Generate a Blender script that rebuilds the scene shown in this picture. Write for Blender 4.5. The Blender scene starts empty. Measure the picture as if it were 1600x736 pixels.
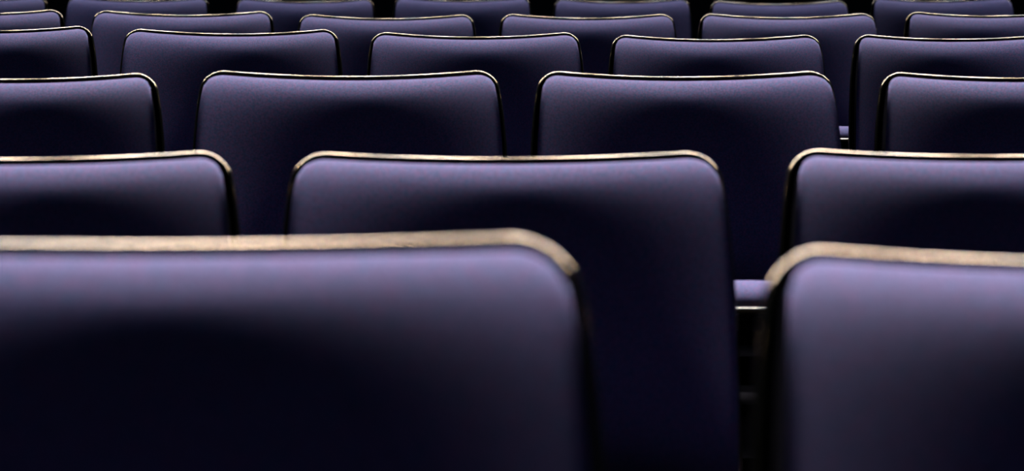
import bpy, bmesh, math
from mathutils import Vector
C = bpy.context.scene.collection
sc = bpy.context.scene

# ------------------------------------------------------------------ camera
CAM_Z = 0.9153
cam_data = bpy.data.cameras.new('camera')
cam = bpy.data.objects.new('camera', cam_data); C.objects.link(cam)
cam_data.sensor_width = 36.0
cam_data.lens = 36.0 * 2490.0 / 1600.0
cam.location = (0, 0, CAM_Z)
cam.rotation_euler = (math.radians(90) - math.atan(280.0 / 2490.0), 0, 0)
cam_data.clip_start = 0.05
cam_data.dof.use_dof = True
cam_data.dof.focus_distance = 3.25
cam_data.dof.aperture_fstop = 4.3
sc.camera = cam

# ------------------------------------------------------------------ light
world = bpy.data.worlds.new('world'); sc.world = world; world.use_nodes = True
bg = world.node_tree.nodes['Background']
bg.inputs[0].default_value = (0.45, 0.72, 1.0, 1); bg.inputs[1].default_value = 0.034
sc.view_settings.view_transform = 'Standard'; sc.view_settings.look = 'None'
sc.view_settings.exposure = 0.0; sc.view_settings.gamma = 1.0
sc.view_settings.use_curve_mapping = False

def lamp(name, loc, target, size, power, color):
    d = bpy.data.lights.new(name, 'AREA'); d.shape = 'DISK'; d.size = size
    d.energy = power; d.color = color
    o = bpy.data.objects.new(name, d); C.objects.link(o); o.location = loc
    o.rotation_euler = (Vector(target) - Vector(loc)).to_track_quat('-Z', 'Y').to_euler()
    return o
# a bridge of house lamps high over the back rows, shining down towards the stage
LAMP_P = 122
for x in (-17.5, -13.4, -9.7, -5.8, -1.9, 1.9, 5.8, 9.6, 13.5, 17.6):
    l = lamp('house_or_fill_lamp', (x, 15.5 - 2.2 * (x / 17.6) ** 2, 21.5), (0.0, 0.6, 0.8), 2.8, LAMP_P, (1.0, 0.88, 0.90))
    l.data.spread = math.radians(25)             # narrow beams onto the front rows
# added fill lamps, weaker and cooler, to soften the fade and blue the rear rows
for x in (-11.5, -3.9, 3.8, 11.4):
    lamp('house_or_fill_lamp', (x, 13.0, 22.5), (x * 0.3, 2.5, 0.8), 3.2, 2200, (0.46, 0.64, 1.0))

# ------------------------------------------------------------------ materials
def new_mat(name):
    m = bpy.data.materials.new(name); m.use_nodes = True
    return m, m.node_tree, m.node_tree.nodes['Principled BSDF']
def fabric(name, col, col2):
    m, t, b = new_mat(name); n = t.nodes; l = t.links
    tc = n.new('ShaderNodeTexCoord')
    w = n.new('ShaderNodeTexNoise'); w.inputs['Scale'].default_value = 420; w.inputs['Detail'].default_value = 2
    l.new(tc.outputs['Object'], w.inputs['Vector'])
    r = n.new('ShaderNodeValToRGB')
    r.color_ramp.elements[0].position = 0.36; r.color_ramp.elements[0].color = (*col, 1)
    r.color_ramp.elements[1].position = 0.64; r.color_ramp.elements[1].color = (*col2, 1)
    l.new(w.outputs['Fac'], r.inputs['Fac'])
    # melange: fine reddish and teal threads in the navy yarn
    v = n.new('ShaderNodeTexNoise'); v.inputs['Scale'].default_value = 230; v.inputs['Detail'].default_value = 3
    l.new(tc.outputs['Object'], v.inputs['Vector'])
    r2 = n.new('ShaderNodeValToRGB'); e = r2.color_ramp.elements
    e[0].position = 0.34; e[0].color = (0.55, 1.12, 1.05, 1); e[1].position = 0.66; e[1].color = (1.50, 0.90, 0.95, 1)
    mid = e.new(0.5); mid.color = (1, 1, 1, 1)
    l.new(v.outputs['Fac'], r2.inputs['Fac'])
    mul = n.new('ShaderNodeMix'); mul.data_type = 'RGBA'; mul.blend_type = 'MULTIPLY'; mul.inputs['Factor'].default_value = 1.0
    l.new(r.outputs['Color'], mul.inputs['A']); l.new(r2.outputs['Color'], mul.inputs['B'])
    l.new(mul.outputs['Result'], b.inputs['Base Color'])
    b.inputs['Roughness'].default_value = 0.9
    b.inputs['Specular IOR Level'].default_value = 0.15
    b.inputs['Sheen Weight'].default_value = 0.06
    b.inputs['Sheen Roughness'].default_value = 0.5
    b.inputs['Sheen Tint'].default_value = (0.75, 0.7, 1.0, 1)
    bp = n.new('ShaderNodeBump'); bp.inputs['Strength'].default_value = 0.12; bp.inputs['Distance'].default_value = 0.001
    w2 = n.new('ShaderNodeTexNoise'); w2.inputs['Scale'].default_value = 900
    l.new(tc.outputs['Object'], w2.inputs['Vector'])
    l.new(w2.outputs['Fac'], bp.inputs['Height']); l.new(bp.outputs['Normal'], b.inputs['Normal'])
    return m
def plain(name, col, rough, metal=0.0, spec=0.5, noise=0.0):
    m, t, b = new_mat(name)
    b.inputs['Base Color'].default_value = (*col, 1); b.inputs['Roughness'].default_value = rough
    b.inputs['Metallic'].default_value = metal; b.inputs['Specular IOR Level'].default_value = spec
    if noise:
        n = t.nodes; tc = n.new('ShaderNodeTexCoord'); w = n.new('ShaderNodeTexNoise')
        w.inputs['Scale'].default_value = noise; w.inputs['Detail'].default_value = 4
        t.links.new(tc.outputs['Object'], w.inputs['Vector'])
        mx = n.new('ShaderNodeMix'); mx.data_type = 'RGBA'
        mx.inputs['A'].default_value = (*[c * 0.7 for c in col], 1); mx.inputs['B'].default_value = (*[c * 1.3 for c in col], 1)
        t.links.new(w.outputs['Fac'], mx.inputs['Factor']); t.links.new(mx.outputs['Result'], b.inputs['Base Color'])
    return m
M_FABRIC = fabric('navy_upholstery', (0.025, 0.026, 0.063), (0.051, 0.042, 0.096))
M_RIM = plain('bronze_lacquer_edge', (0.100, 0.082, 0.052), 0.16, 1.0, 0.5)
M_SHELL = plain('black_moulded_shell', (0.005, 0.005, 0.006), 0.75, 0.0, 0.12, 60)
M_GUSSET = plain("black_vinyl_gusset", (0.002, 0.002, 0.0025), 0.9, 0.0, 0.0, 60)
M_STEEL = plain('black_painted_steel', (0.003, 0.003, 0.0035), 0.9, 0.0, 0.0, 40)
M_CARPET = plain('dark_carpet', (0.0005, 0.0005, 0.0006), 0.95, 0.0, 0.0, 120)
M_WALL = plain('dark_painted_wall', (0.004, 0.004, 0.005), 0.85, 0.0, 0.0, 5)

# ------------------------------------------------------------------ shapes of one seat
W2 = 0.2375; TILT = math.radians(12); BH = 0.40; HOLLOW = 0.072; ZB = 0.41
def flare(u): return (W2 + 0.021 * (1 - math.exp(-max(u, 0) / 0.08))) / W2
def dip(x): return -0.002 * (1 - (x / W2) ** 2)
def back_map(xc, uc, h):                    # canonical rounded panel -> hollow, reclined backrest
    x = xc * flare(uc); u = uc + dip(x)
    yb = -HOLLOW * (x / W2) ** 2 - h; w = BH - u
    return Vector((x, yb * math.cos(TILT) + w * math.sin(TILT), ZB + w * math.cos(TILT) - yb * math.sin(TILT)))
SW2 = 0.225; SD = 0.33
def seat_map(xc, uc, h):                    # uc runs from the back edge (0) to the front lip (SD)
    y = -0.085 - 0.072 * (xc / SW2) ** 2 * (1 - uc / SD) - uc
    rise = 0.055 * (uc / SD)                # the seat tips up a little at its front lip
    return Vector((xc, y, 0.423 + rise + h))

def outline(half, H, r, n=16, m=60):
    pts = []
    def arc(cx, cu, a0, a1):
        for i in range(n + 1):
            a = a0 + (a1 - a0) * i / n
            pts.append((cx + r * math.cos(a), cu - r * math.sin(a)))
    def line(p, q):
        for i in range(1, m): pts.append((p[0] + (q[0] - p[0]) * i / m, p[1] + (q[1] - p[1]) * i / m))
    hp = math.pi / 2
    arc(half - r, r, 0, hp); line((half - r, 0), (-half + r, 0))
    arc(-half + r, r, hp, 2 * hp); line((-half, r), (-half, H - r))
    arc(-half + r, H - r, 2 * hp, 3 * hp); line((-half + r, H), (half - r, H))
    arc(half - r, H - r, 3 * hp, 4 * hp); line((half, H - r), (half, r))
    return pts

def sdf(x, u, half, H, r):
    qx = abs(x) - (half - r); qu = abs(u - H / 2) - (H / 2 - r)
    return r - (math.hypot(max(qx, 0), max(qu, 0)) + min(max(qx, qu), 0))

def roll(e, R, p=2.0):
    t = 1 - min(max(e, 0) / R, 1)
    return (1 - t ** p) ** (1 / p)

def slab(mapf, half, H, inset, r, hf, hb, nx=64, nu=56, gusset=False):
    bm = bmesh.new(); half -= inset; H2 = H - 2 * inset
    def col(i):
        t = -1 + 2 * i / nx; return half * math.sin(t * math.pi / 2) * 0.5 + half * t * 0.5
    F, B = [], []
    for i in range(nx + 1):
        x = col(i); d = abs(x) - (half - r)
        cut = r - math.sqrt(max(r * r - d * d, 0)) if d > 0 else 0
        f, b = [], []
        for j in range(nu + 1):
            s = j / nu; s = 0.5 - 0.5 * math.cos(math.pi * s); s = 0.6 * s + 0.4 * j / nu
            u = cut + s * (H2 - 2 * cut)
            e = sdf(x, u, half, H2, r)
            if j in (0, nu) or i in (0, nx): e = 0
            v = bm.verts.new(mapf(x, u + inset, hf(e, x, u))); f.append(v)
            if j in (0, nu) or i in (0, nx): b.append(bm.verts.new(mapf(x, u + inset, hb(0, x, u))))
            else: b.append(bm.verts.new(mapf(x, u + inset, hb(e, x, u))))
        F.append(f); B.append(b)
    for i in range(nx):
        for j in range(nu):
            bm.faces.new((F[i][j], F[i + 1][j], F[i + 1][j + 1], F[i][j + 1]))
            bm.faces.new((B[i][j], B[i][j + 1], B[i + 1][j + 1], B[i + 1][j]))
    sheets = len(bm.faces)
    for i in range(nx):
        bm.faces.new((F[i + 1][0], F[i][0], B[i][0], B[i + 1][0]))
        bm.faces.new((F[i][nu], F[i + 1][nu], B[i + 1][nu], B[i][nu]))
    for j in range(nu):
        bm.faces.new((F[0][j], F[0][j + 1], B[0][j + 1], B[0][j]))
        bm.faces.new((F[nx][j + 1], F[nx][j], B[nx][j], B[nx][j + 1]))
    bm.faces.ensure_lookup_table()
    for f in bm.faces[sheets:]:                # the sides of the panel meet its front in a sharp seam
        for ed in f.edges: ed.smooth = False
        if gusset: f.material_index = 1
    bmesh.ops.recalc_face_normals(bm, faces=bm.faces)
    return bm

def band(mapf, half, H, inset, r, rad, depth, h0, k=28):
    """edge band swept round the outline: rad across, depth front to back"""
    pts = outline(half - inset, H - 2 * inset, r); n = len(pts); bm = bmesh.new(); rings = []
    for i, (x, u) in enumerate(pts):
        px, pu = pts[i - 1]; qx, qu = pts[(i + 1) % n]
        tx, tu = qx - px, qu - pu; L = math.hypot(tx, tu); nx_, nu_ = tu / L, -tx / L
        ring = []
        for q in range(k):
            a = 2 * math.pi * q / k
            ca, sa = math.cos(a), math.sin(a)
            ca = math.copysign(abs(ca) ** 1.0, ca); sa = math.copysign(abs(sa) ** 1.0, sa)
            ring.append(bm.verts.new(mapf(x + nx_ * rad * ca, u + inset + nu_ * rad * ca, h0 + depth * sa)))
        rings.append(ring)
    for i in range(n):
        A, Bq = rings[i], rings[(i + 1) % n]
        for q in range(k): bm.faces.new((A[q], A[(q + 1) % k], Bq[(q + 1) % k], Bq[q]))
    bmesh.ops.recalc_face_normals(bm, faces=bm.faces)
    return bm

def tube(bm, pts, r, k=12):
    rings = []
    for i, p in enumerate(pts):
        a = Vector(pts[max(i - 1, 0)]); b = Vector(pts[min(i + 1, len(pts) - 1)]); d = (b - a).normalized()
        q = d.to_track_quat('Z', 'Y')
        rings.append([bm.verts.new(Vector(p) + q @ Vector((r * math.cos(2 * math.pi * j / k), r * math.sin(2 * math.pi * j / k), 0))) for j in range(k)])
    for A, B in zip(rings, rings[1:]):
        for j in range(k): bm.faces.new((A[j], A[(j + 1) % k], B[(j + 1) % k], B[j]))
    bm.faces.new(rings[0][::-1]); bm.faces.new(rings[-1])
def box(bm, x0, x1, y0, y1, z0, z1, bevel=0.0):
    v = [bm.verts.new((x, y, z)) for x in (x0, x1) for y in (y0, y1) for z in (z0, z1)]
    fs = [bm.faces.new([v[i] for i in f]) for f in ((0, 1, 3, 2), (4, 6, 7, 5), (0, 4, 5, 1), (2, 3, 7, 6), (0, 2, 6, 4), (1, 5, 7, 3))]
    bmesh.ops.recalc_face_normals(bm, faces=fs)
    if bevel: bmesh.ops.bevel(bm, geom=list({e for f in fs for e in f.edges}), offset=bevel, segments=2, affect='EDGES')

def obj(name, bm, m, parent=None, smooth=True):
    me = bpy.data.meshes.new(name); bm.to_mesh(me); bm.free()
    if smooth: me.polygons.foreach_set('use_smooth', [True] * len(me.polygons))
    me.materials.append(m); o = bpy.data.objects.new(name, me); C.objects.link(o)
    if parent: o.parent = parent
    return o

# ------------------------------------------------------------------ where the seats stand
# one entry per row: (floor height, [(x, y, small height difference, turn)])
ROWS = [
    (0.000, [(-0.205, 0.854, 0.0035, 0.029, 0), (0.387, 0.859, -0.0035, -0.009, 5)]),
    (-0.004, [(-0.555, 1.750, 0.0005, 0.125, 0), (-0.005, 1.795, -0.0017, 0.039, 0), (0.556, 1.793, 0.0012, -0.047, 0)]),
    (0.078, [(-0.815, 2.557, -0.0019, 0.146, 0), (-0.264, 2.617, 0.0020, 0.071, 0), (0.285, 2.635, 0.0008, -0.005, 0), (0.848, 2.610, -0.0008, -0.082, 0)]),
    (0.161, [(-1.196, 3.621, 0.0115, 0.172, 0), (-0.645, 3.697, 0.0050, 0.106, 0), (-0.085, 3.738, -0.0018, 0.040, 0), (0.476, 3.742, -0.0077, -0.027, 0), (1.038, 3.708, -0.0071, -0.094, 0)]),
    (0.225, [(-1.462, 4.340, 0.0054, 0.187, 0), (-0.905, 4.427, 0.0033, 0.126, 0), (-0.349, 4.480, -0.0050, 0.065, 0), (0.211, 4.500, -0.0032, 0.004, 0), (0.768, 4.485, -0.0022, -0.057, 0), (1.335, 4.436, 0.0016, -0.118, 0)]),
    (0.310, [(-1.863, 5.576, 0.0013, 0.202, 0), (-1.317, 5.672, 0.0011, 0.150, 0), (-0.737, 5.743, -0.0008, 0.094, 0), (-0.178, 5.781, 0.0051, 0.041, 0), (0.395, 5.789, -0.0003, -0.014, 0), (0.956, 5.766, -0.0080, -0.068, 0), (1.525, 5.712, 0.0015, -0.122, 0)]),
]

# ------------------------------------------------------------------ the setting
FLOOR0 = -0.02
heights = [FLOOR0, FLOOR0] + [r[0] - 0.02 for r in ROWS[2:]]
edges = [-1.0, None] + [None] * 4
edges = [-1.0] + [min(c[1] for c in r[1]) - 0.60 for r in ROWS[1:]]
steps = list(zip(edges, heights))
y, z = steps[-1]
for k in range(8):
    y += 1.05; z += 0.09; steps.append((y, z))
bm = bmesh.new(); XW = 9.0
prev = None; y_end = steps[-1][0] + 1.2
prof = []
for i, (ys, zs) in enumerate(steps):
    ye = steps[i + 1][0] if i + 1 < len(steps) else y_end
    prof += [(ys, zs), (ye, zs)]
top = [[bm.verts.new((sx * XW, py, pz)) for (py, pz) in prof] for sx in (-1, 1)]
bot = [[bm.verts.new((sx * XW, py, -0.3)) for (py, pz) in prof] for sx in (-1, 1)]
for i in range(len(prof) - 1):
    bm.faces.new((top[0][i], top[1][i], top[1][i + 1], top[0][i + 1]))
    bm.faces.new((bot[0][i], bot[0][i + 1], bot[1][i + 1], bot[1][i])) if prof[i][0] != prof[i + 1][0] else None
bmesh.ops.remove_doubles(bm, verts=bm.verts, dist=1e-5)
floor = obj('floor', bm, M_CARPET, None, False); floor['kind'] = 'structure'
bm = bmesh.new(); box(bm, -XW, XW, y_end, y_end + 0.2, -0.3, 5.5)
wall = obj('wall_back', bm, M_WALL, None, False); wall['kind'] = 'structure'

# ------------------------------------------------------------------ one seat, then copies
def make_seat(name):
    root = bpy.data.objects.new(name, None); C.objects.link(root); root.empty_display_size = 0.1
    sh = obj('back_shell', slab(back_map, W2, BH, 0.004, 0.030, lambda e, x, u: 0.0,
             lambda e, x, u: -0.010 - 0.014 * roll(e, 0.05)), M_SHELL, root)
    obj('edge_band', band(back_map, W2, BH, 0.0045, 0.0295, 0.0045, 0.009, -0.004), M_RIM, sh)
    def bulge(e, x, u):
        # thick foam: falls away in a long roll to the top edge, with upright black gussets at the sides
        top = 1 - math.exp(-max(u, 0) / 0.033); foot = 1 - math.exp(-max(BH - 0.02 - u, 0) / 0.03)
        return 0.012 + 0.037 * top * foot + 0.012 * (x / W2) ** 4 * top - 0.003 * math.exp(-max(e, 0) / 0.003)
    obj('back_cushion', slab(back_map, W2, BH, 0.0105, 0.024, bulge, lambda e, x, u: 0.0005, gusset=True), M_FABRIC, root).data.materials.append(M_GUSSET)
    pan = obj('seat_pan', slab(seat_map, SW2, SD, 0.004, 0.040, lambda e, x, u: 0.0,
              lambda e, x, u: -0.006 - 0.020 * roll(e, 0.08)), M_SHELL, root)
    obj('edge_band', band(seat_map, SW2, SD, 0.009, 0.040, 0.009, 0.008, 0.0), M_RIM, pan)
    obj('seat_cushion', slab(seat_map, SW2, SD, 0.020, 0.034,
        lambda e, x, u: 0.001 + 0.047 * roll(e, 0.07), lambda e, x, u: 0.0005), M_FABRIC, root)
    # pedestal: post, under-seat beam and a foot plate with its bolts
    ped = bmesh.new()
    tube(ped, [(0, -0.24, 0.012), (0, -0.24, 0.20), (0, -0.24, 0.455)], 0.028, 20)
    box(ped, -0.16, 0.16, -0.275, -0.205, 0.425, 0.455, 0.006)
    ped_o = obj('pedestal', ped, M_STEEL, root)
    fp = bmesh.new(); box(fp, -0.09, 0.09, -0.31, -0.17, 0.0, 0.014, 0.004)
    foot = obj('foot_plate', fp, M_STEEL, ped_o, False)
    for sx in (-1, 1):
        br = bmesh.new()
        tube(br, [(sx * 0.14, -0.24, 0.442), (sx * 0.14, -0.12, 0.428), (sx * 0.14, 0.0, 0.425), (sx * 0.14, 0.035, 0.45), (sx * 0.14, 0.062, 0.55)], 0.011, 10)
        obj('back_bracket', br, M_STEEL, root)
    return root

def copy_seat(src):
    r = src.copy(); C.objects.link(r)
    for ch in list(src.children):
        c = ch.copy(); C.objects.link(c); c.parent = r
        for g in list(ch.children):
            d = g.copy(); C.objects.link(d); d.parent = c
    return r

LABELS = [
    ['nearest navy padded theatre seat at left, blurred, bright golden edge along its top',
     'nearest navy padded theatre seat at right, blurred, with rounded bronze corner'],
    ['navy seat cut off at left in the second row, behind the large near seat',
     'middle navy seat of the second row, directly behind the two nearest seats',
     'navy seat cut off at right in the second row, above the near right seat'],
    ['leftmost of four navy seats in the third row, cut off by the left side',
     'second navy seat from the left in the third row of four',
     'third navy seat from the left in the third row of four',
     'rightmost of four navy seats in the third row, cut off by the right side'],
    ['leftmost navy seat in the fourth row, only its right corner in view',
     'second navy seat from the left in the fourth row of five',
     'middle navy seat of five in the fourth row',
     'fourth navy seat from the left in the fourth row of five',
     'rightmost navy seat in the fourth row, cut off by the right side'],
    ['leftmost navy seat in the fifth row, only a small corner in view',
     'second navy seat from the left in the fifth row of six',
     'third navy seat from the left in the fifth row of six',
     'fourth navy seat from the left in the fifth row of six',
     'fifth navy seat from the left in the fifth row of six',
     'rightmost navy seat in the fifth row, cut off by the right side'],
    ['leftmost navy seat of the farthest row, at the top left corner',
     'second navy seat from the left in the farthest row of seven',
     'third navy seat from the left in the farthest row of seven',
     'middle navy seat of seven in the farthest row',
     'fifth navy seat from the left in the farthest row of seven',
     'sixth navy seat from the left in the farthest row of seven',
     'rightmost navy seat of the farthest row, at the top right corner'],
]
GROUPS = ['theatre seats in the nearest row', 'theatre seats in the second row', 'theatre seats in the third row',
          'theatre seats in the fourth row', 'theatre seats in the fifth row', 'theatre seats in the farthest row']
proto = make_seat('theatre_seat'); used = False
for (rz, seats), labels, group, fz in zip(ROWS, LABELS, GROUPS, heights):
    for (x, y, dz, turn, rock), label in zip(seats, labels):
        o = proto if not used else copy_seat(proto)
        used = True
        o.location = (x, y, fz); o.rotation_euler = (0, 0, turn)
        lift = rz + dz - fz
        for ch in o.children:                    # each seat is set at its own small height on its post
            ch.location.z = 0.0 if ch.name.startswith('pedestal') else lift
            if ch.name.startswith('back_') and not ch.name.startswith('back_bracket') and rock:
                a = -math.radians(rock)          # this back is rocked further on its hinge
                ch.rotation_euler = (a, 0, 0)
                ch.location.y = ZB * math.sin(a); ch.location.z = lift + ZB - ZB * math.cos(a)
        o['label'] = label; o['category'] = 'seat'; o['group'] = group
